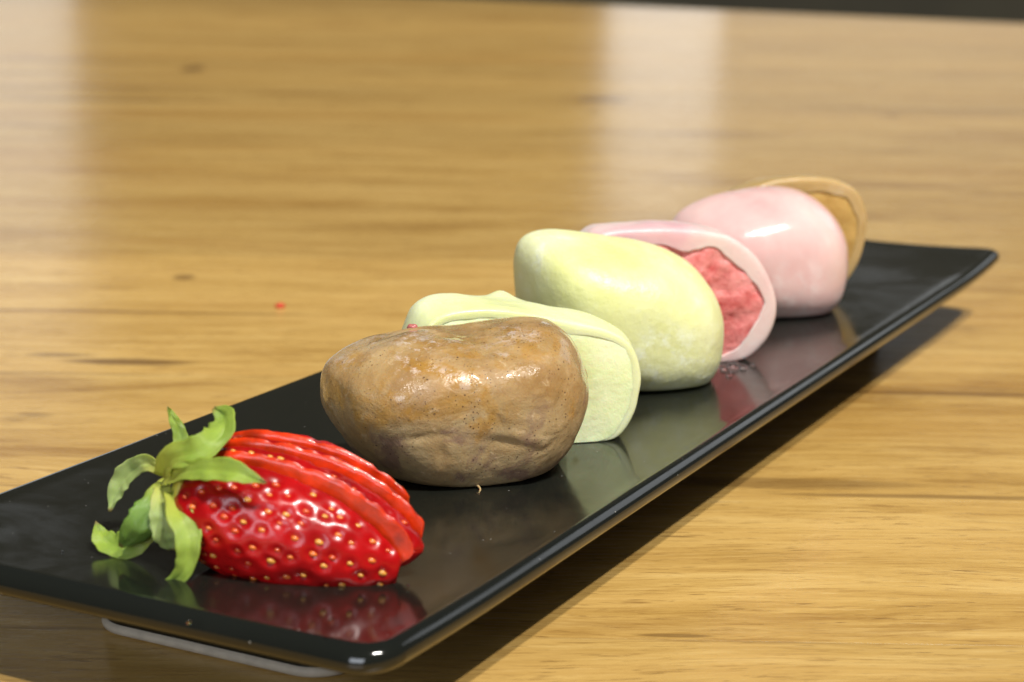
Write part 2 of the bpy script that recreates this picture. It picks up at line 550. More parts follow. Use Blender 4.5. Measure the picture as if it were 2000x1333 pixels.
M_FLOOR = simple_mat('dark_floor', (0.04, 0.034, 0.022), 0.6, var=0.3, scale=3)
M_BISQUE = simple_mat('unglazed_stoneware', (0.42, 0.37, 0.29), 0.6, var=0.12, scale=300)
M_STEEL = simple_mat('grey_painted_steel', (0.30, 0.30, 0.33), 0.4, var=0.1)


# ------------------------------------------------------------------ setting
def quad(name, vs, mat):
    return tag(mesh_obj(name, vs, [(0, 1, 2, 3)], mat, smooth=False), kind='structure')


quad('floor', [(-500, -200, -75), (500, -200, -75), (500, 500, -75), (-500, 500, -75)], M_FLOOR)
quad('back_wall', [(-500, 500, -75), (500, 500, -75), (500, 500, 250), (-500, 500, 250)], M_DARK)

# a steel leg standing in the dark beyond the table
leg = empty('table_leg', (48.5, 400, -75))
tag(leg, 'grey steel leg in the dark beyond the far edge of the wooden table', 'leg')


def lathe(name, prof, c, mat, parent, n=24):
    vs, fs = [], []
    for r, z in prof:
        for k in range(n):
            a = 2 * math.pi * k / n
            vs.append((c[0] + r * math.cos(a), c[1] + r * math.sin(a), c[2] + z))
    for i in range(len(prof) - 1):
        for k in range(n):
            fs.append((i * n + k, i * n + (k + 1) % n, (i + 1) * n + (k + 1) % n, (i + 1) * n + k))
    return mesh_obj(name, vs, fs, mat, parent)


lathe('post', [(0.01, 0.8), (2.3, 0.8), (2.3, 62), (2.0, 64), (0.01, 64)], (48.5, 400, -75), M_STEEL, leg)
lathe('foot', [(0.01, 0), (7, 0), (7, 0.5), (6.4, 0.9), (2.4, 1.3), (0.01, 1.3)], (48.5, 400, -75), M_STEEL, leg)

# the table: oak boards running across the view; its far end is cut at an angle
table = empty('wooden_table', (0, 40, 0))
tag(table, 'honey coloured oak plank table top under the black plate', 'table')
joints = [-20, -9.5, 1.5, 11.8, 22.3, 31.6, 39.9, 49.9, 57.6, 67.2, 77.5, 86.6, 97.8, 108, 117.5, 128.4, 138.6, 149,
          158, 168.7, 179, 189.2, 199, 210, 220.5, 230.4, 241, 251, 261.2, 272, 283]
EDGE = lambda y: (238.5 - y) / 0.48          # x of the far edge at a given y
GAP = 0.0012
for i in range(len(joints) - 1):
    y0, y1 = joints[i] + GAP, joints[i + 1] - GAP
    xl = -170
    xr0, xr1 = min(150, EDGE(y0)), min(150, EDGE(y1))
    if xr1 < xl + 20:
        continue
    c = 0.0006
    dz = 0.0
    top = [(xl + c, y0 + c, dz), (xr0 - c, y0 + c, dz), (xr1 - c, y1 - c, dz), (xl + c, y1 - c, dz)]
    mid = [(xl, y0, dz - c), (xr0, y0, dz - c), (xr1, y1, dz - c), (xl, y1, dz - c)]
    bot = [(x, y, -3.2) for x, y, z in mid]
    F = [(0, 1, 2, 3), (11, 10, 9, 8)]
    for a in range(4):
        b_ = (a + 1) % 4
        F += [(4 + a, 4 + b_, b_, a), (8 + a, 8 + b_, 4 + b_, 4 + a)]
    mesh_obj('plank', top + mid + bot, F, M_WOOD, table, smooth=False, origin=(0, (y0 + y1) / 2, 0))

# ------------------------------------------------------------------ plate
A0 = Vector((-10.95, 30.385, 0))
DD = Vector((0.8937, -0.4486, 0)).normalized()
AX = (Vector((0.4486, 0.8937, 0)) + DD * 0.0115).normalized()
ZT = 2.0
PW, PA0, PA1 = 10.32, -0.15, 37.7


def plate_pt(d, a, z):
    return A0 + DD * d + AX * a + Vector((0, 0, z))


def rr_loop(inset, rc, n_c=10, n_l=70, n_w=24, x0=0.0, x1=PW, y0=PA0, y1=PA1):
    x0, x1, y0, y1 = x0 + inset, x1 - inset, y0 + inset, y1 - inset
    rc = max(0.02, min(rc, (x1 - x0) / 2 - 0.001))
    pts = []

    def side(p, q, n):
        for k in range(n):
            t = k / n
            pts.append((p[0] + (q[0] - p[0]) * t, p[1] + (q[1] - p[1]) * t))

    def corner(cx, cy, a0):
        for k in range(n_c):
            a = a0 + math.pi / 2 * k / n_c
            pts.append((cx + rc * math.cos(a), cy + rc * math.sin(a)))
    side((x0 + rc, y0), (x1 - rc, y0), n_w)
    corner(x1 - rc, y0 + rc, -math.pi / 2)
    side((x1, y0 + rc), (x1, y1 - rc), n_l)
    corner(x1 - rc, y1 - rc, 0)
    side((x1 - rc, y1), (x0 + rc, y1), n_w)
    corner(x0 + rc, y1 - rc, math.pi / 2)
    side((x0, y1 - rc), (x0, y0 + rc), n_l)
    corner(x0 + rc, y0 + rc, math.pi)
    return pts


def plate_rise(d, a):
    e = 0.0
    far = max(0, 1 - (PA1 - a) / 5.0)
    near = max(0, 1 - (a - PA0) / 4.0)
    e += 0.10 * far ** 2 + 0.10 * near ** 2
    s = min(d, PW - d)
    e += 0.085 * max(0, 1 - s / 0.60) ** 2
    e += 0.16 * far ** 2 * max(0, 1 - (PW - d) / 4.0) ** 2
    return e


def build_plate():
    TH, RE = 0.60, 0.30
    prof = []       # (inset, z offset)
    for ins in [5.0, 4.6, 4.1, 3.6, 3.1, 2.7, 2.3, 2.0, 1.75, 1.5, 1.3, 1.1, 0.95, 0.8, 0.68, 0.58, 0.50, 0.43, 0.37, 0.32]:
        prof.append((ins, 0.0))
    for k in range(1, 13):                       # lip: a broad soft bevel, then a tight under-edge
        a = math.pi / 2 * k / 12
        prof.append((0.30 * (1 - math.sin(a) ** 1.05), -0.30 * (1 - math.cos(a) ** 1.05)))
    for k in range(1, 7):
        a = math.pi / 2 * k / 6
        prof.append((0.16 * (1 - math.cos(a)), -0.30 - 0.16 * math.sin(a)))
    for ins in [0.24, 0.42, 0.6, 0.9, 1.3, 1.7, 2.0, 2.25]:
        prof.append((ins, -0.46 - 0.40 * (ins - 0.16) / 2.1))
    vs, fs = [], []
    loops = []
    for ins, dz in prof:
        L = rr_loop(ins, max(0.05, 0.70 - ins))
        base = len(vs)
        for d, a in L:
            vs.append(plate_pt(d, a, ZT + dz + plate_rise(d, a)))
        loops.append((base, len(L)))
    n = loops[0][1]
    for (b0, _), (b1, _) in zip(loops, loops[1:]):
        for k in range(n):
            k2 = (k + 1) % n
            fs.append((b0 + k, b1 + k, b1 + k2, b0 + k2))
    # close the narrow strip left in the middle of the top, and the underside
    b0 = loops[0][0]
    fs.append(tuple(b0 + k for k in range(n)))
    plate = empty('serving_plate', plate_pt(PW / 2, 18.6, 0))
    tag(plate, 'long narrow black glazed plate holding the strawberry and the row of mochi halves', 'plate')
    mesh_obj('dish', vs, fs, M_PLATE, plate)
    # foot: a low rounded block the dish stands on
    fv, ff, fl = [], [], []
    for ins, z in [(0.0, ZT - 0.85), (0.0, 0.22), (0.03, 0.12), (0.10, 0.035), (0.2, 0.0), (0.6, 0.0), (0.7, 0.25), (2.2, 0.3)]:
        L = rr_loop(ins, 0.75, x0=2.5, x1=7.6, y0=2.7, y1=34.4)
        fl.append(len(fv))
        for d, a in L:
            fv.append(plate_pt(d, a, z))
    for b0, b1 in zip(fl, fl[1:]):
        for k in range(n):
            k2 = (k + 1) % n
            ff.append((b0 + k, b1 + k, b1 + k2, b0 + k2))
    ff.append(tuple(fl[-1] + k for k in range(n))[::-1])
    mesh_obj('foot', fv, ff, M_PLATE, plate)
    # unglazed ring the foot stands on
    rv, rf, rl = [], [], []
    for ins, z in [(0.02, 0.20), (-0.035, 0.17), (-0.05, 0.10), (-0.035, 0.03), (0.02, 0.002), (0.5, 0.002), (0.5, 0.1)]:
        L = rr_loop(ins, 0.78, x0=2.5, x1=7.6, y0=2.7, y1=34.4)
        rl.append(len(rv))
        rv += [plate_pt(d, a, z) for d, a in L]
    for b0, b1 in zip(rl, rl[1:]):
        for k in range(n):
            k2 = (k + 1) % n
            rf.append((b0 + k, b1 + k, b1 + k2, b0 + k2))
    mesh_obj('foot_ring', rv, rf, M_BISQUE, plate)


build_plate()

# ------------------------------------------------------------------ mochi halves
PHI = math.radians(16)
E1 = Vector((math.cos(PHI), math.sin(PHI), 0))
EN = Vector((math.sin(PHI), -math.cos(PHI), 0))      # towards the viewer


def soft(z, k=14.0):
    z = np.asarray(z, float)
    return np.where(z * k > 30, z, np.log1p(np.exp(np.clip(z * k, -60, 30))) / k) - 0.01


def mochi_half(label, cat, group, O, outline, side, depth, mskin, mfill, thick=0.35, zc=1.25, gp=0.62, hp=0.9,
               bumps=(), rough=0.05, nfreq=0.55, seed=0.0, fill_out=0.0, recess=0.10, thick_fn=None, fold=None, yaw=0.0,
               edge_fall=0.05, fill_noise=0.03, micro=0.06, swell=0.0, rr=1.0):
    """side +1: rounded back towards the viewer, cut face away; -1 the other way round"""
    e1 = Matrix.Rotation(yaw, 3, 'Z') @ E1
    en = Matrix.Rotation(yaw, 3, 'Z') @ EN
    NU, NV = 200, 64
    o = catmull_closed(outline, NU)
    if np.sum(o[:, 0] * np.roll(o[:, 1], -1) - np.roll(o[:, 0], -1) * o[:, 1]) < 0:
        o = o[::-1]
    c = np.array([(o[:, 0].min() + o[:, 0].max()) / 2, zc])
    rows = []                                          # each: (u, w, z) with w along side*en
    th = np.full(NU, thick)
    if thick_fn is not None:
        th = np.array([thick_fn(u, z) for u, z in o])
    rad = np.linalg.norm(o - c, axis=1)
    th = th * np.array([1 + 0.30 * fbm((u * 1.0 + seed, z, seed), 1.0, 3) for u, z in o])
    k_in = np.clip((rad - th) / rad, 0.3, 1)

    def ring(f, w):
        q = c + (o - c) * (f[:, None] if hasattr(f, 'shape') else f)
        return np.stack([q[:, 0], np.full(NU, w), q[:, 1]], -1)
    # inner wall -> rim of the cut -> rounded back
    rows.append(ring(k_in, 0.30))
    rows.append(ring(k_in, 0.05))
    rows.append(ring(k_in, 0.012))
    rows.append(ring(k_in + (1 - k_in) * 0.03, 0.0))
    for t, ww in ((0.10, 0), (0.30, 0), (0.50, 0.0), (0.68, 0.004), (0.80, 0.014), (0.90, 0.035), (0.96, 0.07), (0.99, 0.11)):
        rows.append(ring(k_in + (1 - k_in) * t, ww * rr))
    n_rim = len(rows)
    for j in range(NV):
        v = j / NV
        a = 0.02 + v * (math.pi / 2 - 0.02)
        g = math.cos(a) ** gp
        h = math.sin(a) ** hp
        rg = ring(g * (1 + swell * math.sin(math.pi * min(1.0, v * 1.35)) ** 1.0), 0.14 * rr + depth * h)
        rows.append(rg)
    G = np.array(rows)                                  # rows x NU x 3
    apex = np.array([c[0], 0.14 + depth, c[1]])
    R_ = G.shape[0]
    # lumps: push the surface out along the direction from the middle
    mid = np.array([c[0], depth * 0.30, c[1]])
    flat = np.vstack([G.reshape(-1, 3), apex[None]])
    dirv = flat - mid
    ln = np.linalg.norm(dirv, axis=1, keepdims=True)
    dirn = dirv / np.maximum(ln, 1e-6)
    disp = np.zeros(len(flat))
    rim_w = np.ones(len(flat))
    rim_w[:n_rim * NU] = 0.35
    for i, pnt in enumerate(flat):
        q = Vector((pnt[0] + seed, pnt[1] + seed * 0.7, pnt[2] - seed))
        disp[i] = rough * (fbm(q, nfreq, 2) * 1.2 + 0.30 * fbm(q, nfreq * 2.6, 3) + micro * fbm(q, 5.5, 3))
    disp *= rim_w
    for (bu, bw, bz, br, amp) in bumps:
        d2 = (flat[:, 0] - bu) ** 2 + (flat[:, 1] - bw) ** 2 + (flat[:, 2] - bz) ** 2
        disp += amp * np.exp(-d2 / (br * br)) * np.where(rim_w < 1, 0.75, 1)
    if fold is not None:
        for i, pnt in enumerate(flat):
            disp[i] += fold(pnt[0], pnt[1], pnt[2]) * rim_w[i]
    flat = flat + dirn * disp[:, None]
    flat[:, 2] = soft(flat[:, 2])
    Ow = Vector((O[0], O[1], ZT + 0.0))

    def tow(pp):
        return [Ow + e1 * p_[0] + en * (side * p_[1]) + Vector((0, 0, p_[2])) for p_ in pp]
    faces = []
    for j in range(R_ - 1):
        for k in range(NU):
            k2 = (k + 1) % NU
            f = (j * NU + k, j * NU + k2, (j + 1) * NU + k2, (j + 1) * NU + k)
            faces.append(f if side < 0 else f[::-1])
    for k in range(NU):
        f = ((R_ - 1) * NU + k, (R_ - 1) * NU + (k + 1) % NU, R_ * NU)
        faces.append(f if side < 0 else f[::-1])
    base = Ow + e1 * c[0] + en * side * depth * 0.4
    t = empty('mochi_half', base)
    tag(t, label, cat, group)
    mesh_obj('skin', tow(flat), faces, mskin, t)
    # ice cream filling seen in the cut
    NR = 26
    fp, ffc = [], []
    for j in range(NR):
        f = 1 - j / NR
        for k in range(NU):
            q = c + (o[k] - c) * k_in[k] * f * 1.012
            fall = edge_fall * (f ** 14) * max(0.0, 0.25 + 0.55 * (q[1] - c[1]) + 0.9 * fbm((q[0], q[1], seed), 1.3, 2))
            nn = fbm((q[0] * 1.0 + seed, q[1], seed * 3), 1.6, 4)
            fp.append([q[0], recess + fall - fill_out * (1 - f * f) + fill_noise * nn, max(0.02, q[1])])
    fp.append([c[0], recess - fill_out, c[1]])
    for j in range(NR - 1):
        for k in range(NU):
            k2 = (k + 1) % NU
            f = (j * NU + k, j * NU + k2, (j + 1) * NU + k2, (j + 1) * NU + k)
            ffc.append(f[::-1] if side > 0 else f)
    for k in range(NU):
        ffc.append(((NR - 1) * NU + k, (NR - 1) * NU + (k + 1) % NU, NR * NU))
    mesh_obj('filling', tow(fp), ffc, mfill, t)
    return t


GRP = 'mochi halves in a row on the plate'


def brown_fold(u, w, z):
    """wrinkles across the lower front and a crease right of the middle"""
    if w < 0.4:
        return 0.0
    f = 0.0
    wv = 0.10 * noise.noise(Vector((u * 1.9, z * 1.9, 4.0)))
    br = 0.35 + 0.9 * max(0.0, noise.noise(Vector((u * 2.3, z * 2.3, 9.0))) + 0.25)
    f -= 0.050 * br * math.exp(-((z - 1.02 + 0.20 * (u + 0.1) + wv) / 0.075) ** 2) * math.exp(-((u - 0.2) / 0.55) ** 2)
    f -= 0.050 * br * math.exp(-((z - 1.12 - 0.06 * math.sin(u * 4) + wv) / 0.09) ** 2) * math.exp(-((u + 1.3) / 0.42) ** 2)
    f -= 0.055 * br * math.exp(-((u - 1.40 - 0.14 * math.sin(z * 3) + wv) / 0.10) ** 2) * math.exp(-((z - 1.75) / 0.6) ** 2)
    f -= 0.045 * br * math.exp(-((z - 0.78 - 0.35 * (u - 0.9) + wv) / 0.06) ** 2) * math.exp(-((u - 0.9) / 0.35) ** 2)
    f -= 0.040 * math.exp(-(((u + 1.0) / 0.10) ** 2)) * math.exp(-((z - 0.85) / 0.22) ** 2)
    f += 0.030 * math.exp(-((z - 1.2 + 0.20 * (u + 0.1)) / 0.10) ** 2) * math.exp(-((u - 0.2) / 0.7) ** 2)
    return f


mochi_half('brown mochi half with wrinkled glossy skin right behind the strawberry', 'mochi', GRP,
           (-1.0, 36.1),
           [(-2.82, 1.52), (-2.74, 1.97), (-2.39, 2.31), (-1.94, 2.52), (-1.54, 2.60), (-1.13, 2.67), (-0.62, 2.72), (-0.01, 2.73),
            (0.62, 2.78), (1.14, 2.80), (1.66, 2.74), (2.02, 2.51), (2.28, 2.13), (2.42, 1.60), (2.36, 1.05), (2.12, 0.49),
            (1.75, -0.05), (1.2, -0.45), (0, -0.62), (-1.2, -0.45), (-1.85, 0.0), (-2.40, 0.60), (-2.75, 1.15)],
           1, 2.45, M_BROWN, M_F_TAN, zc=1.72, gp=0.56, hp=1.0, rough=0.07, nfreq=0.70, seed=3.1, recess=0.06, micro=0.09,
           bumps=[(-0.25, 0.5, 2.75, 0.50, -0.04), (-0.1, 1.2, 2.55, 0.45, -0.09), (1.2, 1.0, 2.5, 0.7, 0.12), (-1.6, 1.0, 2.3, 0.6, 0.10),
                  (0.2, 2.2, 1.75, 0.55, 0.10), (-1.25, 1.9, 1.05, 0.3, -0.06), (-0.1, 2.3, 0.9, 0.35, -0.05)],
           fold=brown_fold)

mochi_half('pale green mochi half behind the brown one, its cut ice cream face showing', 'mochi', GRP,
           (0.9, 36.95),
           [(-2.86, 1.7), (-2.84, 2.15), (-2.66, 2.58), (-2.35, 2.80), (-1.9, 2.88), (-1.37, 2.88), (-0.82, 2.80), (0.34, 2.55),
            (1.12, 2.33), (1.62, 1.98), (1.85, 1.4), (1.82, 0.92), (1.70, 0.50), (1.42, 0.08), (1.0, -0.15), (0.3, -0.25),
            (-1.2, -0.25), (-2.2, -0.1), (-2.7, 0.5), (-2.85, 1.1)],
           -1, 2.5, M_GREEN_B, M_F_GREEN, thick=0.30, zc=1.30, gp=0.62, hp=1.0, rough=0.06, nfreq=0.6, seed=8.7, swell=0.12, rr=1.0,
           recess=-0.012, fill_out=0.012, fill_noise=0.018, edge_fall=0.02,
           thick_fn=lambda u, z: 0.24 if z > 1.9 else 0.26,
           bumps=[(-2.2, 1.0, 2.95, 0.7, 0.10), (-0.70, 1.5, 2.95, 0.26, 0.24), (-1.35, 1.2, 3.1, 0.35, -0.10)])

mochi_half('yellow-green mochi half with smooth powdery rounded back in the middle of the row', 'mochi', GRP,
           (3.3, 43.5),
           [(-3.46, 2.50), (-3.43, 2.95), (-3.26, 3.28), (-2.87, 3.44), (-2.38, 3.45), (-1.76, 3.36), (-1.26, 3.26), (-0.51, 3.15),
            (0.22, 2.90), (0.80, 2.55), (1.20, 2.05), (1.40, 1.45), (1.42, 0.85), (1.28, 0.25), (0.85, -0.25), (-0.2, -0.45),
            (-1.4, -0.3), (-2.43, 0.19), (-3.0, 0.9), (-3.36, 1.7)],
           1, 2.5, M_GREEN, M_F_GREEN, zc=1.3, gp=0.56, hp=1.0, rough=0.05, nfreq=0.45, seed=14.2, recess=0.06,
           bumps=[(-2.0, 0.9, 3.2, 0.55, -0.10), (-2.9, 0.6, 3.0, 0.5, 0.06)])

mochi_half('pale rose mochi half with a deep pink ragged cut face behind the yellow-green half', 'mochi', GRP,
           (5.3, 44.3),
           [(-3.85, 2.2), (-3.78, 2.85), (-3.45, 3.2), (-3.09, 3.30), (-2.33, 3.34), (-1.44, 3.30), (-0.53, 3.17), (-0.13, 3.05),
            (0.41, 2.7), (0.83, 2.19), (1.10, 1.55), (1.14, 0.99), (0.96, 0.50), (0.5, 0.05), (-0.1, -0.2), (-1.0, -0.3),
            (-2.2, -0.25), (-3.2, 0.2), (-3.7, 1.2)],
           -1, 2.5, M_PINK_B, M_F_PINK, thick=0.45, zc=1.45, gp=0.60, hp=1.0, rough=0.06, nfreq=0.8, seed=21.9, swell=0.05, rr=1.3, recess=0.03,
           fill_out=0.02, edge_fall=0.035, fill_noise=0.07)

mochi_half('smooth light pink mochi half with a bright highlight near the far end', 'mochi', GRP,
           (7.55, 51.3),
           [(-3.60, 1.6), (-3.55, 2.25), (-3.20, 2.72), (-2.50, 3.03), (-1.74, 3.18), (-0.99, 3.29), (-0.24, 3.27), (0.37, 3.08),
            (0.86, 2.70), (1.20, 2.20), (1.36, 1.54), (1.30, 0.68), (1.05, 0.03), (0.4, -0.4), (-0.8, -0.45), (-2.2, -0.2),
            (-3.2, 0.6)],
           1, 2.4, M_PINK, M_F_PINK, zc=1.3, gp=0.62, hp=1.0, rough=0.04, nfreq=0.45, seed=27.3, recess=0.06)

mochi_half('tan mochi half with golden filling, last of the row at the far end', 'mochi', GRP,
           (7.75, 51.65),
           [(-2.4, 1.5), (-2.3, 2.2), (-1.95, 2.75), (-1.5, 3.08), (-0.80, 3.34), (0.03, 3.44), (0.8, 3.41), (1.42, 3.26),
            (1.91, 2.96), (2.21, 2.35), (2.2, 1.62), (2.03, 1.0), (1.65, 0.40), (1.1, -0.05), (0, -0.3), (-1.3, -0.25),
            (-2.1, 0.3)],
           -1, 2.3, M_TAN, M_F_TAN, thick=0.38, zc=1.5, gp=0.5, hp=1.0, rough=0.04, nfreq=0.6, seed=33.3, recess=0.02,
           fill_out=0.03, edge_fall=0.03)

# ------------------------------------------------------------------ strawberry
SX = Vector((4.1, -0.75, -0.72)).normalized()                  # stem end to tip
SH = Vector((0, 0, 1)).cross(SX)
SH = -SH.normalized() if SH.y > 0 else SH.normalized()          # horizontal, towards the viewer
LEAN = math.radians(3)
UPV = SX.cross(SH).normalized()
UPV = UPV if UPV.z > 0 else -UPV
SN = (SH * math.cos(LEAN) + UPV * math.sin(LEAN)).normalized()  # slice normal
SV = SX.cross(SN).normalized()
SV = SV if SV.z > 0 else -SV                                    # up in the slice plane
SL = 4.15
RT = [(0.0, 0.40), (0.04, 0.66), (0.10, 0.82), (0.2, 0.96), (0.32, 1.01), (0.45, 1.0), (0.58, 0.93), (0.70, 0.81), (0.82, 0.62),
      (0.91, 0.42), (0.97, 0.22), (1.0, 0.05)]
RTx = np.array([a for a, _ in RT]); RTy = np.array([b for _, b in RT])


def srad(t):
    return float(np.interp(t, RTx, RTy))


# smooth profile table
_tt = np.linspace(0, 1, 241)
_rr = np.interp(_tt, RTx, RTy)
for _ in range(30):
    _rr[1:-1] = 0.25 * _rr[:-2] + 0.5 * _rr[1:-1] + 0.25 * _rr[2:]


def srad(t):
    return float(np.interp(t, _tt, _rr))


S0 = Vector((-5.42, 29.80, ZT + 1.14))                          # middle of the stem end
# seed positions on the uncut berry: rings along the axis
SEEDS = []
row = 0
t = 0.06
while t < 0.985:
    r = srad(t)
    n = max(4, int(round(2 * math.pi * r / 0.33)))
    for k in range(n):
        SEEDS.append((t + random.uniform(-0.018, 0.018), (k + 0.5 * (row % 2)) / n * 2 * math.pi + random.uniform(-0.10, 0.10)))
    t += 0.30 / SL * (0.85 + 0.15 * math.sin(math.pi * t))
    row += 1
SEEDP = np.array([(tt * SL, srad(tt) * math.cos(th), srad(tt) * math.sin(th)) for tt, th in SEEDS])

strawberry = empty('strawberry', S0 - Vector((0, 0, 1.14)))
tag(strawberry, 'red strawberry cut into a fan of slices, green leaves still on, nearest the viewer', 'strawberry')


def seed_mesh():
    vs, fs = [], []
    for i in range(7):
        a = math.pi * i / 6
        for k in range(10):
            b_ = 2 * math.pi * k / 10
            x = -math.cos(a) * 0.085
            r = math.sin(a) ** 0.9 * 0.055 * (1 - 0.25 * math.cos(a) * -1)
            vs.append((x * CM, r * math.cos(b_) * CM, r * math.sin(b_) * 0.8 * CM))
    for i in range(6):
        for k in range(10):
            fs.append((i * 10 + k, i * 10 + (k + 1) % 10, (i + 1) * 10 + (k + 1) % 10, (i + 1) * 10 + k))
    me = bpy.data.meshes.new('seed')
    me.from_pydata(vs, [], fs)
    me.polygons.foreach_set('use_smooth', [True] * len(fs))
    me.materials.append(M_SKIN)
    return me


SEED_ME = [seed_mesh() for _ in range(3)]
for _m, _c in zip(SEED_ME, ((0.74, 0.17, 0.025), (0.72, 0.30, 0.05), (0.62, 0.08, 0.015))):
    _m.materials[0] = simple_mat('strawberry_seed', _c, 0.3, 0.2, var=0.3, scale=200, coat=0.3)


def slice_frame(k, rot, lift, back):
    """placement of slice k: turned about the slice normal at the stem end, then shifted"""
    Rm = Matrix.Rotation(rot, 3, SN)
    piv = S0 + SX * 0.3

    def f(x, n, v):
        p = S0 + SX * x + SN * n + SV * v
        return piv + Rm @ (p - piv) + SV * lift - SN * back
    return f, Rm


def strawberry_slice(k, n0, n1, rot, lift, back, skin_seeds=True):
    place, Rm = slice_frame(k, rot, lift, back)
    T, MA, MF = 110, (64 if k == 0 else 22), 16
    rows = []
    ts = []
    nm = min(abs(n0), abs(n1)) if n0 * n1 > 0 else 0.0
    for i in range(T + 1):
        t = i / T
        t = 0.5 - 0.5 * math.cos(math.pi * t)
        if srad(t) > nm + 0.06:
            ts.append(t)
    rnd = random.Random(k)
    for t in ts:
        r = srad(t)
        a, b = max(n0, -r * 0.9995), min(n1, r * 0.9995)
        th0, th1 = math.acos(a / r), math.acos(b / r)      # th1 < th0
        prof = []
        # upper skin from n1 to n0, back cut, lower skin from n0 to n1, front cut
        for j in range(MA):
            th = th1 + (th0 - th1) * j / (MA - 1)
            prof.append((r, th, 0))
        for j in range(1, MF):
            if n0 < -1.9:
                prof.append((r, th0 + (2 * math.pi - 2 * th0) * j / MF, 0))
            else:
                prof.append((a, (r * math.sin(th0)) * (1 - 2 * j / MF), 1))
        for j in range(MA):
            th = -th0 + (th0 - th1) * j / (MA - 1)
            prof.append((r, th, 0))
        for j in range(1, MF):
            if n1 > 1.9:
                prof.append((r, -th1 + 2 * th1 * j / MF, 0))
            else:
                prof.append((b, -(r * math.sin(th1)) * (1 - 2 * j / MF), 1))
        rows.append((t, prof))
    P = []
    flag = []
    for t, prof in rows:
        x = t * SL
        for p0, p1, kind in prof:
            if kind == 0:
                n, v = p0 * math.cos(p1), p0 * math.sin(p1)
                d = np.sqrt(((SEEDP - np.array([x, n, v])) ** 2).sum(1)).min()
                pit = 0.042 * math.exp(-(d / 0.085) ** 2) - 0.008 * math.exp(-((d - 0.18) / 0.08) ** 2) - 0.020 * noise.noise(Vector((x * 3.1, n * 3.1, v * 3.1)))
                rr = max(0.02, p0 - pit + 0.02 * noise.noise(Vector((x, n, v)) * 2.2))
                P.append(place(x, rr * math.cos(p1), rr * math.sin(p1)))
            else:
                w = 0.022 * fbm((x, p1, k * 5.0 + (1 if p0 > 0 else 0)), 2.4, 3)
                P.append(place(x, p0 + w, p1))
            flag.append(0 if (kind == 1 and ((p0 > 0 and n1 > 1.9) or (p0 < 0 and n0 < -1.9))) else kind)
    Mn = len(rows[0][1])
    F, MI = [], []
    for i in range(len(rows) - 1):
        for j in range(Mn):
            j2 = (j + 1) % Mn
            F.append((i * Mn + j, (i + 1) * Mn + j, (i + 1) * Mn + j2, i * Mn + j2))
            MI.append(1 if (flag[j] == 1 or flag[j2] == 1) else 0)
    F.append(tuple(range(Mn)))
    F.append(tuple((len(rows) - 1) * Mn + j for j in range(Mn))[::-1])
    MI += [1, 0]
    o = mesh_obj('slice', P, F, [M_SKIN, M_FLESH], strawberry, mat_idx=MI)
    base = Vector(o.location) + Vector(strawberry.location)
    for (tt, th) in SEEDS:
        r = srad(tt)
        n, v = r * math.cos(th), r * math.sin(th)
        if tt > 0.93 or not (n0 + 0.05 <= n <= n1 - 0.05):
            continue
        rr = r - 0.034
        p = place(tt * SL, rr * math.cos(th), rr * math.sin(th))
        nor = (Rm @ (SN * math.cos(th) + SV * math.sin(th))).normalized()
        ax = (Rm @ SX)
        ax = (ax - nor * ax.dot(nor)).normalized()
        bi = nor.cross(ax)
        s = bpy.data.objects.new('seed', random.choice(SEED_ME))
        COL.objects.link(s)
        s.parent = o
        sc_ = random.uniform(0.55, 0.85)
        R3 = Matrix((ax, bi, nor)).transposed().to_4x4()
        s.matrix_local = Matrix.Translation(p * CM - base) @ R3 @ Matrix.Diagonal((sc_, sc_, sc_, 1))
    return o


CUTS = [(0.26, 2.0, -0.07, -0.05, 0.0), (-0.05, 0.21, 0.00, 0.05, 0.08), (-0.36, -0.10, 0.035, 0.15, 0.16),
        (-0.66, -0.41, 0.06, 0.26, 0.24), (-2.0, -0.71, 0.08, 0.35, 0.32)]
sgn = 1 if (Matrix.Rotation(0.1, 3, SN) @ SX).dot(SV) > 0 else -1
for k, (n0, n1, rot, lift, back) in enumerate(CUTS):
    strawberry_slice(k, n0, n1, sgn * rot, lift, back)


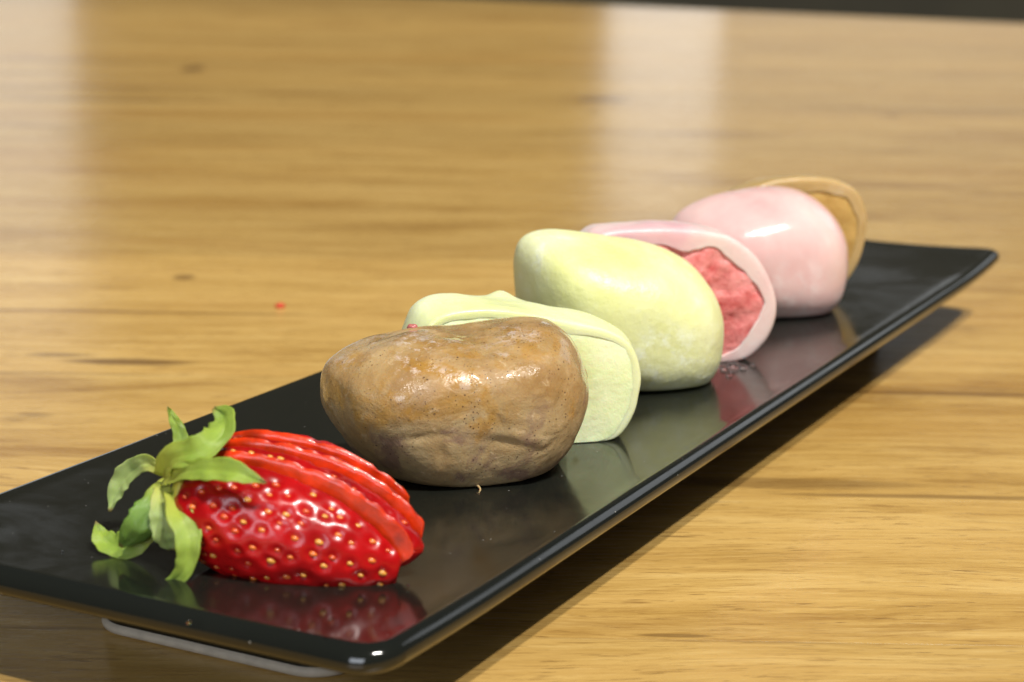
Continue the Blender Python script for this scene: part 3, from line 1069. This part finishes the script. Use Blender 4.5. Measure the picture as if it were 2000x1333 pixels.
def leaf(path, widths, mat, facing, cup=0.25, twist=(0, 0), n=26, m=11, thick=0.016, name='leaf'):
    """path: world points (cm); facing: rough direction the upper side looks to"""
    C = catmull_open(path, n)
    W = 1.0 * np.interp(np.linspace(0, 1, n), np.linspace(0, 1, len(widths)), widths)
    up, dn, uv = [], [], []
    for i in range(n):
        tg = (C[min(i + 1, n - 1)] - C[max(i - 1, 0)]).normalized()
        f = Vector(facing[0]).lerp(Vector(facing[1]), i / (n - 1))
        f = (f - tg * f.dot(tg)).normalized()
        sd = tg.cross(f).normalized()
        a = twist[0] + (twist[1] - twist[0]) * i / (n - 1)
        q = Matrix.Rotation(a, 3, tg)
        f, sd = q @ f, q @ sd
        for j in range(m):
            s = j / (m - 1) * 2 - 1
            wob = 1 + 0.22 * noise.noise(Vector((i * 0.45, s * 0.8, W[0] * 90 + path[0][0])))
            p = C[i] + sd * (s * W[i] * wob) + f * (cup * W[i] * (s * s - 0.3) - 0.03 * math.exp(-(s / 0.15) ** 2) + 0.05 * noise.noise(Vector((i * 0.35, s * 1.2, path[-1][0] * 7))))
            e = thick * (1 - 0.6 * abs(s)) * (0.5 if W[i] < 0.05 else 1)
            up.append(p + f * e)
            dn.append(p - f * e)
            uv.append((i / (n - 1), s))
    V = up + dn
    K = n * m
    F = []
    for i in range(n - 1):
        for j in range(m - 1):
            a = i * m + j
            F.append((a, a + 1, a + m + 1, a + m))
            F.append((K + a, K + a + m, K + a + m + 1, K + a + 1))
        a = i * m
        F.append((a, a + m, K + a + m, K + a))
        a = i * m + m - 1
        F.append((a, K + a, K + a + m, a + m))
    F.append(tuple(range(m))[::-1] + tuple(K + j for j in range(m)))
    b0 = (n - 1) * m
    F.append(tuple(b0 + j for j in range(m)) + tuple(K + b0 + j for j in range(m))[::-1])
    o = mesh_obj(name, V, F, mat, strawberry)
    ul = o.data.uv_layers.new(name='UVMap')
    uvs = uv + uv
    for lp in o.data.loops:
        ul.data[lp.index].uv = uvs[lp.vertex_index]
    return o


def P3(*pts):
    return [at(*p) for p in pts]


VIEW = Vector((0, -1, 0.3))
LEFT = Vector((-1, -0.3, 0.4))
leaf(P3((335, 930, 30.5), (350, 895, 30.6), (353, 855, 30.8), (340, 820, 30.9), (327, 795, 30.9)), [0.12, 0.14, 0.13, 0.09, 0.015],
     M_LEAF, ((-0.3, -1, 0.2), (0.4, -1, 0.1)), 0.3)
leaf(P3((318, 935, 29.9), (335, 895, 29.6), (385, 882, 29.3), (428, 850, 29.5), (438, 815, 29.9), (418, 797, 30.1)),
     [0.16, 0.22, 0.24, 0.26, 0.22, 0.03], M_LEAF, ((-0.1, -1, 0.6), (-0.5, -1, 0.5)), 0.35)
leaf(P3((318, 935, 29.8), (360, 920, 29.2), (410, 917, 28.85), (460, 922, 28.6), (520, 944, 28.45)), [0.14, 0.17, 0.20, 0.19, 0.015],
     M_LEAF, ((0, -0.9, 0.6), (0, -1, 0.5)), 0.2)
leaf(P3((312, 915, 30.5), (280, 905, 30.9), (245, 930, 31.1), (225, 965, 31.1), (215, 1000, 31.0)), [0.10, 0.16, 0.20, 0.17, 0.03],
     M_LEAF_P, ((-0.4, -1, 0.4), (-0.6, -1, 0.2)), 0.3)
leaf(P3((325, 940, 30.1), (308, 975, 29.7), (285, 1015, 29.4), (258, 1048, 29.4), (236, 1068, 29.6)), [0.10, 0.24, 0.30, 0.25, 0.05],
     M_LEAF_D, ((0.3, -1, 0.3), (0.4, -1, 0.0)), -0.35)
leaf(P3((300, 1020, 29.9), (265, 1060, 29.8), (225, 1065, 29.9), (200, 1050, 30.1), (188, 1020, 30.3)), [0.16, 0.22, 0.22, 0.17, 0.02],
     M_LEAF, ((0.2, -1, 0.5), (0.3, -0.8, 0.6)), 0.4)
leaf(P3((335, 960, 29.5), (350, 1000, 29.0), (368, 1050, 28.75), (365, 1100, 28.65), (345, 1130, 28.7), (306, 1150, 28.75)),
     [0.12, 0.20, 0.22, 0.17, 0.12, 0.02], M_LEAF, ((0.1, -1, 0.3), (-0.1, -1, 0.2)), 0.35)
leaf(P3((318, 950, 29.8), (315, 1000, 29.4), (322, 1045, 29.3), (335, 1075, 29.4)), [0.14, 0.2, 0.2, 0.06],
     M_LEAF_P, ((0, -1, 0.2), (0, -1, 0.1)), 0.25)

# the pale calyx disc the leaves spring from, with the stub of the stem
calyx_c = S0 + SX * 0.02
cv, cf = [], []
prof = [(0.02, -0.16), (0.16, -0.16), (0.20, -0.10), (0.34, -0.06), (0.50, 0.02), (0.55, 0.10), (0.4, 0.14), (0.02, 0.14)]
for r, x in prof:
    for k in range(20):
        a = 2 * math.pi * k / 20
        rr = r * (1 + 0.10 * math.sin(a * 5 + r * 9))
        cv.append(calyx_c + SX * x + SN * (rr * math.cos(a)) + SV * (rr * math.sin(a)))
for i in range(len(prof) - 1):
    for k in range(20):
        cf.append((i * 20 + k, i * 20 + (k + 1) % 20, (i + 1) * 20 + (k + 1) % 20, (i + 1) * 20 + k))
mesh_obj('calyx', cv, cf, M_STEM, strawberry)


# ------------------------------------------------------------------ crumbs and drops
def blob(name, c, r, mat, seed, sq=(1, 1, 1), jag=0.3, parent=None):
    vs, fs = [], []
    NA, NB = 10, 14
    for i in range(NA + 1):
        a = math.pi * i / NA
        for k in range(NB):
            b_ = 2 * math.pi * k / NB
            d = Vector((math.sin(a) * math.cos(b_), math.sin(a) * math.sin(b_), math.cos(a)))
            q = r * (1 + jag * noise.noise(d * 1.6 + Vector((seed, seed, 0))))
            vs.append(Vector(c) + Vector((d.x * q * sq[0], d.y * q * sq[1], max(-0.35 * r, d.z * q) * sq[2])))
    for i in range(NA):
        for k in range(NB):
            fs.append((i * NB + k, (i + 1) * NB + k, (i + 1) * NB + (k + 1) % NB, i * NB + (k + 1) % NB))
    return mesh_obj(name, vs, fs, mat, None, origin=(c[0], c[1], c[2] - 0.35 * r * sq[2]))


def on_z(px, py, z):
    d = FWD + RIGHT * ((px - 1000) / 3700) - UP * ((py - 666.5) / 3700)
    t = (z - CAMZ) / d.z
    return Vector((d.x * t, d.y * t, z))


p = on_z(547, 601, 0.0)
tag(blob('crumb', p + Vector((0, 0, 0.05)), 0.14, M_CRUMB_R, 1.0, (1.1, 1.2, 0.7)), 'tiny red crumb lying on the bare table left of the mochi', 'crumb')
p = at(806, 640, 35.75)
tag(blob('crumb', p, 0.085, M_CRUMB_P, 2.0, (1.2, 1, 0.9), 0.5), 'small pink crumb on top of the brown mochi half', 'crumb')
DG = 'drops beside the deep pink cut face'
for i, (px, py, r, lab) in enumerate((
        (1414, 722, 0.09, 'small clear drop left of the largest, at the foot of the deep pink cut face'),
        (1432, 718, 0.15, 'largest clear drop at the foot of the deep pink cut face'),
        (1452, 720, 0.09, 'small clear drop just right of the largest below the deep pink cut face'),
        (1424, 734, 0.08, 'small clear drop nearest the viewer below the deep pink cut face'),
        (1470, 715, 0.07, 'rightmost tiny clear drop at the foot of the deep pink cut face'))):
    p = on_z(px, py, ZT)
    tag(blob('water_drop', p + Vector((0, 0, 0.35 * r)), r, M_WATER, i, (1, 1, 0.8), 0.12), lab, 'drop', DG)
DG = 'specks on the near end of the plate'
for i, (px, py, r, lab) in enumerate((
        (437, 1201, 0.035, 'tiny clear speck on the near lip below the middle of the strawberry'),
        (369, 1218, 0.04, 'tiny clear speck on the near lip below the strawberry leaves'),
        (636, 1249, 0.04, 'tiny clear speck on the near lip close to the right corner of the plate'),
        (122, 1078, 0.025, 'tiny clear speck on the plate left of the strawberry leaves'),
        (797, 1145, 0.03, 'tiny clear speck on the plate under the tip of the strawberry'))):
    p = on_z(px, py, ZT + 0.05)
    tag(blob('water_drop', p + Vector((0, 0, 0.012)), r, M_WATER, i + 9, (1, 1, 0.8), 0.1), lab, 'drop', DG)

# hair-thin fibre at the foot of the brown half
fc = catmull_open([on_z(926, 944, ZT + 0.10), on_z(934, 950, ZT + 0.06), on_z(938, 956, ZT + 0.03), on_z(936, 962, ZT + 0.02)], 14)
fv, ff = [], []
for i, c in enumerate(fc):
    r = 0.028 * (1 - 0.5 * i / 13)
    for k in range(8):
        a = 2 * math.pi * k / 8
        fv.append(c + Vector((r * math.cos(a), 0, r * math.sin(a))))
for i in range(13):
    for k in range(8):
        ff.append((i * 8 + k, i * 8 + (k + 1) % 8, (i + 1) * 8 + (k + 1) % 8, (i + 1) * 8 + k))
ff += [tuple(range(8)), tuple(13 * 8 + k for k in range(8))[::-1]]
tag(mesh_obj('fibre', fv, ff, M_FIBRE, None, origin=fc[-1]), 'tiny pale shred at the foot of the brown mochi half', 'crumb')
